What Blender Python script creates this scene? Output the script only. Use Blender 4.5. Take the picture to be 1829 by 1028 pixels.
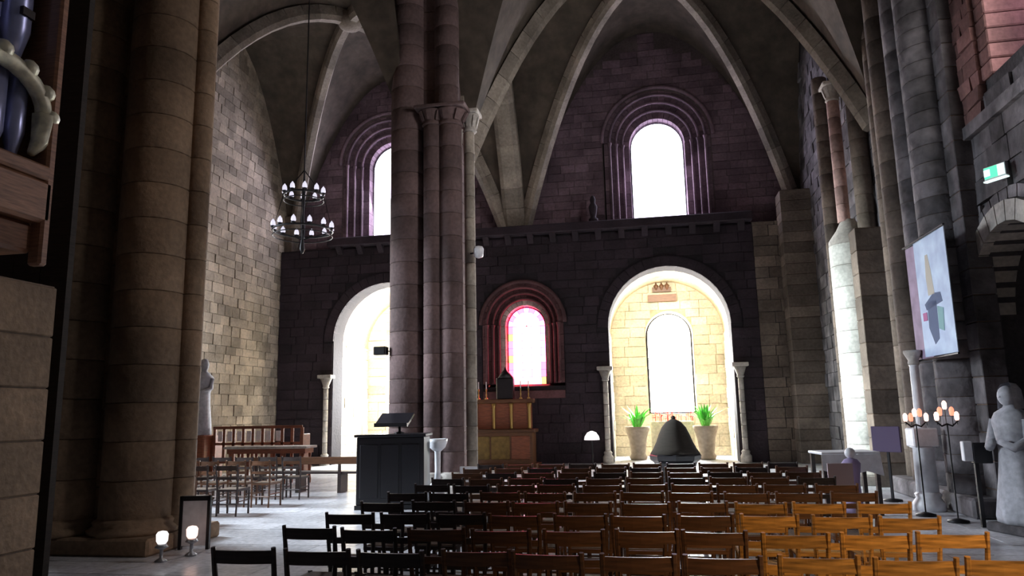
import bpy, bmesh, math, random
from mathutils import Vector, Matrix
from mathutils.geometry import tessellate_polygon
from math import sin, cos, pi, radians, sqrt

random.seed(7)
for o in list(bpy.data.objects):
    bpy.data.objects.remove(o)
SC = bpy.context.scene
COL = SC.collection

# ------------------------------------------------------------------ camera
F_PX = 1300.0
yaw, pitch, roll = radians(10.5), radians(9.6), radians(1.15)
CAM = Vector((0, 0, 1.7))
f0 = Vector((-sin(yaw), cos(yaw), 0)); r0 = Vector((cos(yaw), sin(yaw), 0)); u0 = Vector((0, 0, 1))
fw = f0 * cos(pitch) + u0 * sin(pitch); up_ = -f0 * sin(pitch) + u0 * cos(pitch)
rt = r0 * cos(roll) - up_ * sin(roll); up2 = up_ * cos(roll) + r0 * sin(roll)
cam_data = bpy.data.cameras.new('camera'); cam = bpy.data.objects.new('camera', cam_data); COL.objects.link(cam)
cam_data.sensor_width = 36; cam_data.lens = F_PX / 1829 * 36; cam_data.clip_end = 300
m = Matrix.Identity(4)
for i in range(3):
    m[i][0] = rt[i]; m[i][1] = up2[i]; m[i][2] = -fw[i]; m[i][3] = CAM[i]
cam.matrix_world = m
SC.camera = cam

# ------------------------------------------------------------------ light and exposure
W_ = bpy.data.worlds.new('sky'); SC.world = W_; W_.use_nodes = True
bg = W_.node_tree.nodes['Background']
bg.inputs[0].default_value = (0.9, 0.86, 0.9, 1); bg.inputs[1].default_value = 0.035
SC.view_settings.view_transform = 'Standard'; SC.view_settings.look = 'None'
SC.view_settings.exposure = -0.35; SC.view_settings.gamma = 1.0; SC.view_settings.use_curve_mapping = False
SC.cycles.use_denoising = True
SC.cycles.max_bounces = 7; SC.cycles.diffuse_bounces = 4; SC.cycles.glossy_bounces = 3
SC.cycles.sample_clamp_indirect = 4.0
SC.cycles.caustics_reflective = False; SC.cycles.caustics_refractive = False

def area(name, loc, target, sx, sy, watts, col, spread=180):
    l = bpy.data.lights.new(name, 'AREA'); l.shape = 'RECTANGLE'; l.size = sx; l.size_y = sy
    l.energy = watts; l.color = col; l.spread = radians(spread)
    o = bpy.data.objects.new(name, l); COL.objects.link(o); o.location = loc
    d = Vector(target) - Vector(loc); o.rotation_euler = d.to_track_quat('-Z', 'Y').to_euler()
    return o
DAY = (0.86, 0.84, 1.0)
area('daylight_right_window', (5.3, 9.6, 8.0), (-13, 19, 4), 1.6, 2.6, 210, (1.0, 0.94, 0.9), 120)
area('aisle_fill_light', (-12.6, 12.3, 4.6), (-0.5, 12.5, -.8), 2.0, 3.4, 620, (0.82, 0.9, 1.0), 75)  # added daylight fill from the left aisle, no window built there
area('aisle_fill_light_far', (-12.8, 16.9, 5.4), (4.4, 17.7, 1.6), 1.4, 3.0, 520, (0.9, 1.0, 1.0), 36)  # added unseen fill that brightens the right respond pier
area('warm_chair_fill', (4.6, 0.6, 6.2), (2.3, 5.0, 0.4), 0.4, 0.4, 52, (1.0, 0.68, 0.34), 46)  # added warm fill for the near right chairs, no fixture built
area('gallery_window_light', (0.69, 25.5, 10.0), (0.3, 10, 1), 1.6, 3.4, 330, (0.86, 0.8, 1.0))
area('gallery_window_light_left', (-9.3, 25.5, 10.0), (-9, 10, 1), 1.6, 3.4, 330, (0.86, 0.84, 1.0))
area('chapel_window_light_right', (0.78, 27.45, 3.1), (1.2, 20, 0.4), 1.3, 2.9, 1000, (0.95, 0.98, 1.0))
area('chapel_window_light_left', (-9.35, 27.45, 3.1), (-8.4, 18, 0), 1.3, 2.9, 1400, (0.9, 0.96, 1.0))
area('chapel_fill_right', (0.69, 25.05, 6.1), (0.75, 27.5, 3.2), 2.2, 0.25, 240, (1.0, 0.9, 0.74))  # added hidden fill above the arch, brightens the chapel back wall
area('chapel_fill_left', (-8.9, 25.05, 6.1), (-9.2, 27.5, 2.6), 2.2, 0.25, 700, (1.0, 0.9, 0.74))  # same added hidden fill for the left chapel

# ------------------------------------------------------------------ materials
def new_mat(name):
    mt = bpy.data.materials.new(name); mt.use_nodes = True
    nt = mt.node_tree; b = nt.nodes['Principled BSDF']
    return mt, nt, b

def stone(name, c, var=0.35, scale=1.3, bump=0.35, rough=0.9, rand=0.35, fine=14):
    mt, nt, b = new_mat(name); N = nt.nodes.new; L = nt.links.new
    geo = N('ShaderNodeNewGeometry')
    n1 = N('ShaderNodeTexNoise'); n1.inputs['Scale'].default_value = scale; n1.inputs['Detail'].default_value = 5
    n2 = N('ShaderNodeTexNoise'); n2.inputs['Scale'].default_value = fine; n2.inputs['Detail'].default_value = 4
    L(geo.outputs['Position'], n1.inputs['Vector']); L(geo.outputs['Position'], n2.inputs['Vector'])
    oi = N('ShaderNodeObjectInfo')
    add = N('ShaderNodeMath'); add.operation = 'ADD'; L(oi.outputs['Random'], add.inputs[0]); L(geo.outputs['Random Per Island'], add.inputs[1])
    fr = N('ShaderNodeMath'); fr.operation = 'FRACT'; L(add.outputs[0], fr.inputs[0])
    mr = N('ShaderNodeMapRange'); mr.inputs['To Min'].default_value = 1 - rand; mr.inputs['To Max'].default_value = 1 + rand * .6
    L(fr.outputs[0], mr.inputs['Value'])
    m1 = N('ShaderNodeMapRange'); m1.inputs['From Min'].default_value = .3; m1.inputs['From Max'].default_value = .7
    m1.inputs['To Min'].default_value = 1 - var; m1.inputs['To Max'].default_value = 1 + var
    L(n1.outputs['Fac'], m1.inputs['Value'])
    m2 = N('ShaderNodeMapRange'); m2.inputs['From Min'].default_value = .3; m2.inputs['From Max'].default_value = .7
    m2.inputs['To Min'].default_value = .8; m2.inputs['To Max'].default_value = 1.15
    L(n2.outputs['Fac'], m2.inputs['Value'])
    a = N('ShaderNodeMath'); a.operation = 'MULTIPLY'; L(mr.outputs[0], a.inputs[0]); L(m1.outputs[0], a.inputs[1])
    a2 = N('ShaderNodeMath'); a2.operation = 'MULTIPLY'; L(a.outputs[0], a2.inputs[0]); L(m2.outputs[0], a2.inputs[1])
    hs = N('ShaderNodeVectorMath'); hs.operation = 'SCALE'; hs.inputs[0].default_value = c[:3]; L(a2.outputs[0], hs.inputs['Scale'])
    L(hs.outputs[0], b.inputs['Base Color'])
    bp = N('ShaderNodeBump'); bp.inputs['Strength'].default_value = bump; bp.inputs['Distance'].default_value = .03
    L(n2.outputs['Fac'], bp.inputs['Height']); L(bp.outputs[0], b.inputs['Normal'])
    b.inputs['Roughness'].default_value = rough
    return mt

def plain(name, c, rough=.6, metal=0.0, noise=0.0, scale=20):
    mt, nt, b = new_mat(name)
    b.inputs['Base Color'].default_value = (*c, 1); b.inputs['Roughness'].default_value = rough; b.inputs['Metallic'].default_value = metal
    if noise:
        n = nt.nodes.new('ShaderNodeTexNoise'); n.inputs['Scale'].default_value = scale; n.inputs['Detail'].default_value = 3
        tc = nt.nodes.new('ShaderNodeTexCoord'); nt.links.new(tc.outputs['Object'], n.inputs['Vector'])
        r = nt.nodes.new('ShaderNodeValToRGB')
        r.color_ramp.elements[0].position = .3; r.color_ramp.elements[1].position = .7
        r.color_ramp.elements[0].color = (*[x * (1 - noise) for x in c], 1); r.color_ramp.elements[1].color = (*[min(1, x * (1 + noise)) for x in c], 1)
        nt.links.new(n.outputs['Fac'], r.inputs['Fac']); nt.links.new(r.outputs[0], b.inputs['Base Color'])
    return mt

def wood(name, c, rough=.45, var=.35):
    mt, nt, b = new_mat(name); N = nt.nodes.new; L = nt.links.new
    tc = N('ShaderNodeTexCoord'); mp = N('ShaderNodeMapping'); mp.inputs['Scale'].default_value = (3, 3, 30)
    n = N('ShaderNodeTexNoise'); n.inputs['Scale'].default_value = 2; n.inputs['Detail'].default_value = 5
    L(tc.outputs['Object'], mp.inputs['Vector']); L(mp.outputs[0], n.inputs['Vector'])
    oi = N('ShaderNodeObjectInfo')
    mr = N('ShaderNodeMapRange'); mr.inputs['To Min'].default_value = .75; mr.inputs['To Max'].default_value = 1.2; L(oi.outputs['Random'], mr.inputs['Value'])
    m1 = N('ShaderNodeMapRange'); m1.inputs['From Min'].default_value = .3; m1.inputs['From Max'].default_value = .7
    m1.inputs['To Min'].default_value = 1 - var; m1.inputs['To Max'].default_value = 1 + var; L(n.outputs['Fac'], m1.inputs['Value'])
    a = N('ShaderNodeMath'); a.operation = 'MULTIPLY'; L(mr.outputs[0], a.inputs[0]); L(m1.outputs[0], a.inputs[1])
    hs = N('ShaderNodeVectorMath'); hs.operation = 'SCALE'; hs.inputs[0].default_value = c; L(a.outputs[0], hs.inputs['Scale'])
    L(hs.outputs[0], b.inputs['Base Color']); b.inputs['Roughness'].default_value = rough
    return mt

def emit(name, c, s):
    mt, nt, b = new_mat(name)
    b.inputs['Base Color'].default_value = (*[min(1, x) * .5 for x in c], 1)
    b.inputs['Emission Color'].default_value = (*c, 1); b.inputs['Emission Strength'].default_value = s
    return mt

M = dict(
    wall=stone('wall_stone', (.17, .135, .11)), mortar=stone('mortar', (.13, .105, .09), rand=0),
    upper=stone('gallery_wall_stone', (.22, .155, .19)), upperm=stone('gallery_mortar', (.14, .11, .11), rand=0),  # purple window glow is partly put into the gallery stone colour
    tribglow=stone('niche_glow_stone', (.12, .055, .06), rand=.25),  # red stained-glass glow put into the stone colour
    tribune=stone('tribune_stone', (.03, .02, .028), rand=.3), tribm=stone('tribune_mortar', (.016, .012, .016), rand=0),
    left=stone('aisle_wall_stone', (.46, .39, .31), rand=.4), leftm=stone('aisle_mortar', (.22, .19, .16), rand=0),
    rough=stone('rough_stone', (.15, .14, .15), var=.6, scale=2.2, bump=1.0, rand=.45, fine=7), roughm=stone('rough_mortar', (.08, .075, .08), rand=0, bump=1.),
    brick=stone('reddish_splay_stone', (.24, .125, .115), rand=.45),
    pier=stone('pier_stone', (.22, .15, .095), rand=.2, var=.4, scale=.8), pierj=stone('pier_joint', (.13, .09, .065), rand=0),
    litstone=stone('lit_pier_stone', (.66, .66, .62), rand=.12),  # paled so the shaft carries the window light in its colour
    pinkst=stone('pinkish_shaft_stone', (.5, .33, .3), rand=.25),
    pierp=stone('purplish_pier_stone', (.135, .09, .088), rand=.2, var=.35, scale=.8),
    pale=stone('pale_stone', (.5, .47, .43), rand=.15), cream=stone('cream_chapel_stone', (.68, .61, .47), rand=.22, var=.15),
    creamm=stone('cream_mortar', (.5, .42, .28), rand=0),
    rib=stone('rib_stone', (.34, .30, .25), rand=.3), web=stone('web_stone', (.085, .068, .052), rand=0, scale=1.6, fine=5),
    floor=stone('floor_slab_stone', (.68, .70, .74), rand=.16, bump=.1, rough=.27, var=.2), floorm=stone('floor_joint', (.14, .14, .15), rand=0),
    honey=wood('lit_chair_wood', (.38, .185, .045), var=.5), brown=wood('brown_wood', (.115, .05, .022)), blackwood=wood('matte_black_wood', (.018, .013, .01), rough=.95), dark=wood('dark_wood', (.035, .024, .022)),  # honey, brown and dark also paint lit and shaded copies of chair wood
    redwood=wood('reddish_wood', (.22, .07, .035)), rush=plain('woven_rush', (.33, .22, .09), .8, noise=.3, scale=60),
    shaderush=plain('shaded_rush', (.09, .06, .035), .8, noise=.3, scale=60),  # shaded copy of the woven rush
    black=plain('black_lacquer', (.008, .008, .012), .35), iron=plain('wrought_iron', (.02, .02, .022), .5, .6),
    orgwood=wood('organ_oak', (.26, .13, .075), .4), pipe=plain('organ_pipe_metal', (.50, .55, .9), .3, .45, .15, 6),
    gilt=plain('pale_gilding', (.75, .72, .55), .45, .2, .3, 12), white=plain('white_marble', (.8, .82, .86), .35, 0, .12, 8),
    paper=plain('pinkish_paper', (.62, .5, .56), .7), lilac=plain('lilac_cloth', (.33, .27, .45), .9),
    oldgilt=plain('dull_gilding', (.2, .13, .04), .6, .3, .3, 9), brass=plain('brass', (.55, .38, .14), .35, .9), redc=plain('red_glass', (.6, .04, .03), .3),
    leaf=plain('green_leaf', (.13, .55, .08), .5, 0, .3, 8), petal=plain('red_petal', (.85, .10, .09), .6, 0, .2, 9),
    pot=plain('stone_pot', (.36, .29, .22), .8, 0, .2, 8), pane=emit('daylight_pane', (.84, .76, 1.0), 8.0),
    panec=emit('chapel_daylight_pane', (1.0, .98, .95), 38.0), candle=emit('candle_bulb', (.86, .84, 1.0), 1.1),
    flame=emit('red_votive_light', (1.0, .33, .2), 1.8), flamew=emit('white_votive_light', (1.0, .62, .5), 3.0),
    exitg=emit('green_exit_light', (.1, .9, .45), 1.6), exitw=emit('white_exit_light', (.8, 1.0, .95), 1.5), lampw=emit('white_lamp_glow', (1, .95, .92), 1.6),
    sred=emit('red_stained_glass', (1.0, .02, .05), 45.0), spink=emit('pink_stained_glass', (1.0, .07, .25), 22.0),
    swhite=emit('pale_stained_glass', (1.0, .19, .24), 12.0), sblue=emit('blue_stained_glass', (.45, .5, 1.0), 4.0), sor=emit('orange_stained_glass', (1.0, .3, .1), 6.0),
    pinkpane=emit('pinkish_daylight_pane', (1.0, .8, 1.0), 2.4), plaster=stone('statue_plaster', (.42, .43, .47), rand=0, bump=.1),
    purple=plain('purple_board', (.1, .07, .14), .7), silver=plain('grey_metal', (.35, .36, .38), .4, .7),
)

# ------------------------------------------------------------------ mesh helpers
class MB:
    def __init__(s): s.v = []; s.f = []
    def add(s, vs, fs):
        k = len(s.v); s.v += [tuple(v) for v in vs]; s.f += [tuple(i + k for i in f) for f in fs]; return s
    def box(s, x0, x1, y0, y1, z0, z1):
        vs = [(x, y, z) for z in (z0, z1) for y in (y0, y1) for x in (x0, x1)]
        return s.add(vs, [(0, 2, 3, 1), (4, 5, 7, 6), (0, 1, 5, 4), (2, 6, 7, 3), (0, 4, 6, 2), (1, 3, 7, 5)])
    def bar(s, a, b, w, h=None, n=4, r2=None):
        a = Vector(a); b = Vector(b); d = (b - a); h = h or w
        q = d.to_track_quat('Z', 'Y') if d.length > 1e-6 else None
        vs = []
        for k, p in enumerate((a, b)):
            sc = 1 if k == 0 or r2 is None else r2
            for i in range(n):
                t = 2 * pi * (i + .5) / n; e = Vector((cos(t) * w * .5 * sc * (1.414 if n == 4 else 1), sin(t) * h * .5 * sc * (1.414 if n == 4 else 1), 0))
                vs.append(p + q @ e)
        fs = [(i, (i + 1) % n, n + (i + 1) % n, n + i) for i in range(n)]
        fs += [tuple(range(n - 1, -1, -1)), tuple(range(n, 2 * n))]
        return s.add(vs, fs)
    def lathe(s, prof, n=16, c=(0, 0), a0=0, a1=2 * pi):
        full = abs(a1 - a0 - 2 * pi) < 1e-6; m_ = n if full else n + 1
        vs = []
        for r, z in prof:
            for i in range(m_):
                t = a0 + (a1 - a0) * i / n; vs.append((c[0] + r * cos(t), c[1] + r * sin(t), z))
        fs = []
        for k in range(len(prof) - 1):
            for i in range(n):
                j = (i + 1) % m_ if full else i + 1
                fs.append((k * m_ + i, k * m_ + j, (k + 1) * m_ + j, (k + 1) * m_ + i))
        if full: fs += [tuple(range(m_ - 1, -1, -1)), tuple((len(prof) - 1) * m_ + i for i in range(m_))]
        return s.add(vs, fs)
    def tube(s, pts, r, n=6):
        pts = [Vector(p) for p in pts]; vs = []; fs = []
        for k, p in enumerate(pts):
            d = (pts[min(k + 1, len(pts) - 1)] - pts[max(k - 1, 0)]); q = d.to_track_quat('Z', 'Y')
            rr = r[k] if isinstance(r, (list, tuple)) else r
            for i in range(n): vs.append(p + q @ Vector((cos(2 * pi * i / n) * rr, sin(2 * pi * i / n) * rr, 0)))
        for k in range(len(pts) - 1):
            for i in range(n): fs.append((k * n + i, k * n + (i + 1) % n, (k + 1) * n + (i + 1) % n, (k + 1) * n + i))
        fs += [tuple(range(n - 1, -1, -1)), tuple((len(pts) - 1) * n + i for i in range(n))]
        return s.add(vs, fs)
    def ball(s, c, r, nu=8, nv=6, sz=1):
        prof = [(max(1e-4, r * sin(pi * k / nv)), c[2] - r * sz * cos(pi * k / nv)) for k in range(nv + 1)]
        return s.lathe(prof, nu, (c[0], c[1]))
    def mesh(s, name, mat, smooth=False):
        me = bpy.data.meshes.new(name); me.from_pydata(s.v, [], s.f); me.update()
        if mat: me.materials.append(mat)
        if smooth:
            me.polygons.foreach_set('use_smooth', [True] * len(me.polygons))
        return me
    def build(s, name, mat, parent=None, smooth=False, loc=None, bevel=0):
        me = s.mesh(name, mat, smooth)
        bm = bmesh.new(); bm.from_mesh(me); bmesh.ops.recalc_face_normals(bm, faces=bm.faces)
        if bevel:
            bmesh.ops.bevel(bm, geom=bm.edges[:], offset=bevel, segments=1, affect='EDGES')
        bm.to_mesh(me); bm.free()
        return link(name, me, parent, loc)

def link(name, me, parent=None, loc=None, scale=None, rot=None):
    o = bpy.data.objects.new(name, me); COL.objects.link(o)
    if parent: o.parent = parent
    if loc: o.location = loc
    if scale: o.scale = scale
    if rot: o.rotation_euler = rot
    return o

def tag(o, label=None, cat=None, group=None, kind=None):
    if label: o['label'] = label
    if cat: o['category'] = cat
    if group: o['group'] = group
    if kind: o['kind'] = kind
    return o

def empty(name, loc=(0, 0, 0), rz=0, **kw):
    o = bpy.data.objects.new(name, None); COL.objects.link(o); o.location = loc; o.rotation_euler = (0, 0, rz); o.empty_display_size = .2
    return tag(o, kw.get('label'), kw.get('cat'), kw.get('group'), kw.get('kind'))

def copy_tree(o, parent=None):
    c = o.copy(); COL.objects.link(c)
    if parent: c.parent = parent
    for ch in o.children: copy_tree(ch, c)
    return c

UNIT = []
for k in range(8):
    rr = random.Random(k); b_ = MB().box(-.5, .5, -.5, .5, -.5, .5)
    b_.v = [(x + rr.uniform(-.012, .012), y + (rr.uniform(-.25, .1) if y < 0 else 0), z + rr.uniform(-.03, .03)) for x, y, z in b_.v]
    UNIT.append(b_)
_unit_cache = {}
def unit_mesh(k, mat):
    if (k, mat.name) not in _unit_cache: _unit_cache[(k, mat.name)] = UNIT[k].mesh('stone', mat)
    return _unit_cache[(k, mat.name)]

def proj_score(p, w, h):
    d = Vector(p) - CAM; dep = d.dot(fw)
    if dep < .5: return 0
    x = 914 + F_PX * d.dot(rt) / dep; y = 514 - F_PX * d.dot(up2) / dep
    if x < -20 or x > 1849 or y < -20 or y > 1048: return 0
    return w * h / dep ** 2

def masonry(parent, org, ang, u0_, u1_, z0, z1, ch, bw, mat, spans=None, proud=.03, limit=220, name='stone', block=None, seed=1, hidden=None):
    """stones on a wall face; local u axis = (cos ang, sin ang), outward normal = (sin ang, -cos ang)"""
    R_ = random.Random(seed); ux, uy = cos(ang), sin(ang); blocks = []
    z = z0
    while z < z1 - .02:
        h = min(ch * R_.uniform(.85, 1.15), z1 - z)
        if z1 - z - h < .08: h = z1 - z
        for a, b in (spans(z, z + h) if spans else [(u0_, u1_)]):
            u = a; 
            while u < b - .01:
                w = R_.uniform(*bw)
                if b - u - w < bw[0] * .6: w = b - u
                blocks.append((u + w / 2, z + h / 2, w - .018, h - .016, R_.uniform(.5, 1.2) * proud, R_.randrange(8)))
                u += w
        z += h
    sc = []
    for bl in blocks:
        p = (org[0] + ux * bl[0], org[1] + uy * bl[0], bl[1])
        sv = proj_score(p, bl[2], bl[3])
        if hidden and hidden(p): sv = 0
        sc.append(sv)
    order = sorted(range(len(blocks)), key=lambda i: -sc[i])
    chosen = set(i for i in order[:limit] if sc[i] > 0)
    st = MB()
    for i, (uc, zc, w, h, pr, k) in enumerate(blocks):
        c = Vector((org[0] + ux * uc, org[1] + uy * uc, zc)); dep = pr + .06
        c += Vector((uy, -ux, 0)) * (pr - dep / 2)
        if i in chosen:
            o = link(name, unit_mesh(k, mat), parent, c, (w, dep, h), (0, 0, ang))
        else:
            vs = [(c.x + ux * x * w - uy * y * dep, c.y + uy * x * w + ux * y * dep, c.z + zz * h) for x, y, zz in UNIT[k].v]
            st.add(vs, UNIT[k].f)
    if st.v:
        o = link('stonework', st.mesh('stonework', mat), parent); tag(o, kind='stuff')

def arch_pts(cx, r, zs, zb, n=20):
    return [(cx - r, zb)] + [(cx - r * cos(pi * i / n), zs + r * sin(pi * i / n)) for i in range(n + 1)] + [(cx + r, zb)]

def arch_gap(holes, lo, hi):
    """span function: subtract arched openings (cx, r, zs, zb)"""
    def f(za, zb_):
        segs = [(lo, hi)]
        for cx, r, zs, zbot in holes:
            if zb_ <= zbot + .01: continue
            zt = za if za > zs else zs
            if za <= zs: hw = r
            else:
                if za - zs >= r: continue
                hw = sqrt(r * r - (za - zs) ** 2)
            hw += .02
            out = []
            for a, b in segs:
                if cx + hw <= a or cx - hw >= b: out.append((a, b)); continue
                if cx - hw - a > .06: out.append((a, cx - hw))
                if b - cx - hw > .06: out.append((cx + hw, b))
            segs = out
        return segs
    return f

def slab_with_holes(name, outer, holes, to3, thick_vec, mat, parent=None):
    """extruded polygon with holes; to3 maps (u,z) -> Vector"""
    loops = [outer] + holes
    flat = [p for lp in loops for p in lp]
    tris = tessellate_polygon([[Vector((p[0], p[1], 0)) for p in lp] for lp in loops])
    n = len(flat); tv = Vector(thick_vec)
    vs = [to3(*p) for p in flat] + [to3(*p) + tv for p in flat]
    fs = [tuple(t) for t in tris] + [tuple(i + n for i in reversed(t)) for t in tris]
    k = 0
    for lp in loops:
        q = len(lp)
        for i in range(q): fs.append((k + i, k + (i + 1) % q, n + k + (i + 1) % q, n + k + i))
        k += q
    return MB().add(vs, fs).build(name, mat, parent)

def voussoirs(parent, cx, zc, r0_, r1_, yf, dep, n, mat, name='voussoir', a0=0, a1=pi):
    da = (a1 - a0) / n; g = .006
    h = da / 2 - g / r0_; y0, y1 = 0, dep
    vs = []
    for y in (y0, y1):
        for r, t in ((r0_, -h), (r1_, -h), (r1_, 0), (r1_, h), (r0_, h), (r0_, 0)):
            vs.append((r * cos(t), y, r * sin(t)))
    fs = [(0, 1, 2, 5), (5, 2, 3, 4), (6, 11, 8, 7), (11, 10, 9, 8)] + [(i, i + 6, (i + 1) % 6 + 6, (i + 1) % 6) for i in range(6)]
    me = MB().add(vs, fs).mesh('voussoir', mat)
    for i in range(n):
        link(name, me, parent, (cx, yf, zc), None, (0, -(a0 + da * (i + .5)), 0))

_drum = {}
def drum_mesh(r, h, mat, n=20):
    k = (round(r, 3), round(h, 3), mat.name)
    if k not in _drum:
        e = .008
        _drum[k] = MB().lathe([(r - e, 0), (r, e), (r, h - e), (r - e, h)], n).mesh('drum', mat, False)
        for p in _drum[k].polygons: p.use_smooth = len(p.vertices) == 4 and abs(p.normal.z) < .3
    return _drum[k]

def shaft(parent, x, y, r, z0, z1, ch, mat, off=0):
    n = max(1, round((z1 - z0) / ch)); h = (z1 - z0) / n
    for i in range(n):
        link('drum', drum_mesh(r, h - .007, mat), parent, (x, y, z0 + i * h), None, (0, 0, random.uniform(0, 6)))
    MB().lathe([(r - .016, z0), (r - .016, z1)], 16, (x, y)).build('joint_core', M['pierj'], parent)

def core(parent, x0, x1, y0, y1, z0, z1, ch, mat):
    n = max(1, round((z1 - z0) / ch)); h = (z1 - z0) / n
    me = MB().box(x0, x1, y0, y1, 0, h - .014)
    bm = bmesh.new(); me_ = me.mesh('course', mat); bm.from_mesh(me_); bmesh.ops.bevel(bm, geom=bm.edges[:], offset=.012, segments=1, affect='EDGES'); bm.to_mesh(me_); bm.free()
    for i in range(n): link('course_stone', me_, parent, (0, 0, z0 + i * h))
    MB().box(x0 + .02, x1 - .02, y0 + .02, y1 - .02, z0, z1).build('joint_core', M['pierj'], parent)

def capital(parent, x, y, r, z, h, mat, name='capital'):
    p = [(r * 1.02, z), (r * 1.18, z + .03), (r * 1.05, z + .06), (r * 1.12, z + h * .4), (r * 1.45, z + h * .75), (r * 1.5, z + h * .8)]
    o = MB().lathe(p, 16, (x, y)).build(name, mat, parent, True)
    R_ = r * 1.7; parent = o
    MB().box(x - R_, x + R_, y - R_, y + R_, z + h * .8, z + h).build('abacus', mat, parent, bevel=.02)
    lf = MB()
    for k in range(8):
        t = 2 * pi * k / 8
        lf.bar((x + cos(t) * r * 1.1, y + sin(t) * r * 1.1, z + .1), (x + cos(t) * r * 1.55, y + sin(t) * r * 1.55, z + h * .72), r * .5, r * .16)
    lf.build('capital_leaves', mat, parent)

def base(parent, x, y, r, mat, z=0, h=.45):
    MB().box(x - r * 1.45, x + r * 1.45, y - r * 1.45, y + r * 1.45, z, z + h * .5).build('plinth', mat, parent, bevel=.02)
    MB().lathe([(r * 1.4, z + h * .5), (r * 1.42, z + h * .6), (r * 1.15, z + h * .72), (r * 1.28, z + h * .82), (r * 1.22, z + h * .92), (r * 1.0, z + h)], 18, (x, y)).build('base_moulding', mat, parent, True)

# ------------------------------------------------------------------ floor
fl = MB().box(-13.6, 5.8, -4, 27.6, -.3, -.012).build('floor', M['floorm']); tag(fl, kind='structure')
R_ = random.Random(3); slabs = []
y = -3.0; k = 0
while y < 27.4:
    h = .62; x = -13.4 + (k % 2) * .45
    while x < 5.4:
        w = min(.95, 5.6 - x); slabs.append((x + w / 2, y + h / 2, w - .012, h - .012)); x += .95
    y += h; k += 1
def floor_hidden(p):  # under the main block of chairs
    return -2.9 < p[0] < 2.1 and 4.3 < p[1] < 12.3
sc_ = [(0 if floor_hidden(s) else proj_score((s[0], s[1], 0), s[2], s[3] / max(1, s[1]))) for s in slabs]
ordr = sorted(range(len(slabs)), key=lambda i: -sc_[i]); ch_ = set(i for i in ordr[:260] if sc_[i] > 0)
sl_me = MB().box(-.5, .5, -.5, .5, -1, 0).mesh('slab', M['floor']); st = MB()
for i, (x, y, w, h) in enumerate(slabs):
    dz = R_.uniform(0, .004)
    if i in ch_: link('floor_slab', sl_me, fl, (x, y, dz), (w, h, .05))
    else: st.box(x - w / 2, x + w / 2, y - h / 2, y + h / 2, -.05, dz)
tag(link('slabs_beyond', st.mesh('slabs', M['floor']), fl), kind='stuff')

# ------------------------------------------------------------------ far walls
XL, XR, YB = -13.0, 5.2, 24.8
# upper wall above the tribune
UW = [(0.62, 1.85, 10.95, 7.4), (-9.15, 1.85, 10.95, 7.4)]
up_wall = slab_with_holes('wall_back', [(XL - .5, 6.9), (XR + .6, 6.9), (XR + .6, 15.2), (XL - .5, 15.2)], [arch_pts(*w) for w in UW],
                          lambda u, z: Vector((u, YB + .06, z)), (0, 1.3, 0), M['upperm'])
tag(up_wall, kind='structure')
def p_(t): return 1 - (1 - max(0, min(1, t))) ** 2.1
ZS, ZR = 7.8, 6.4
def lun(z, half):   # half width of lunette at height z
    q = (z - ZS) / ZR
    if q <= 0: return half
    if q >= 1: return 0
    t = 1 - (1 - q) ** (1 / 2.1); return half * (1 - t)
g_up = arch_gap(UW, XL, XR)
def up_spans(za, zb):
    out = []
    for a, b in g_up(za, zb):
        for cx, half in ((.45, 4.75), (-8.7, 4.3)):
            hw = lun(za, half) + .3
            lo, hi = max(a, cx - hw), min(b, cx + hw)
            if hi - lo > .1: out.append((lo, hi))
    return sorted(out)
masonry(up_wall, (0, YB + .06), 0, XL, XR, 7.0, 15.0, .27, (.38, .7), M['upper'], up_spans, limit=280, seed=5)

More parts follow.
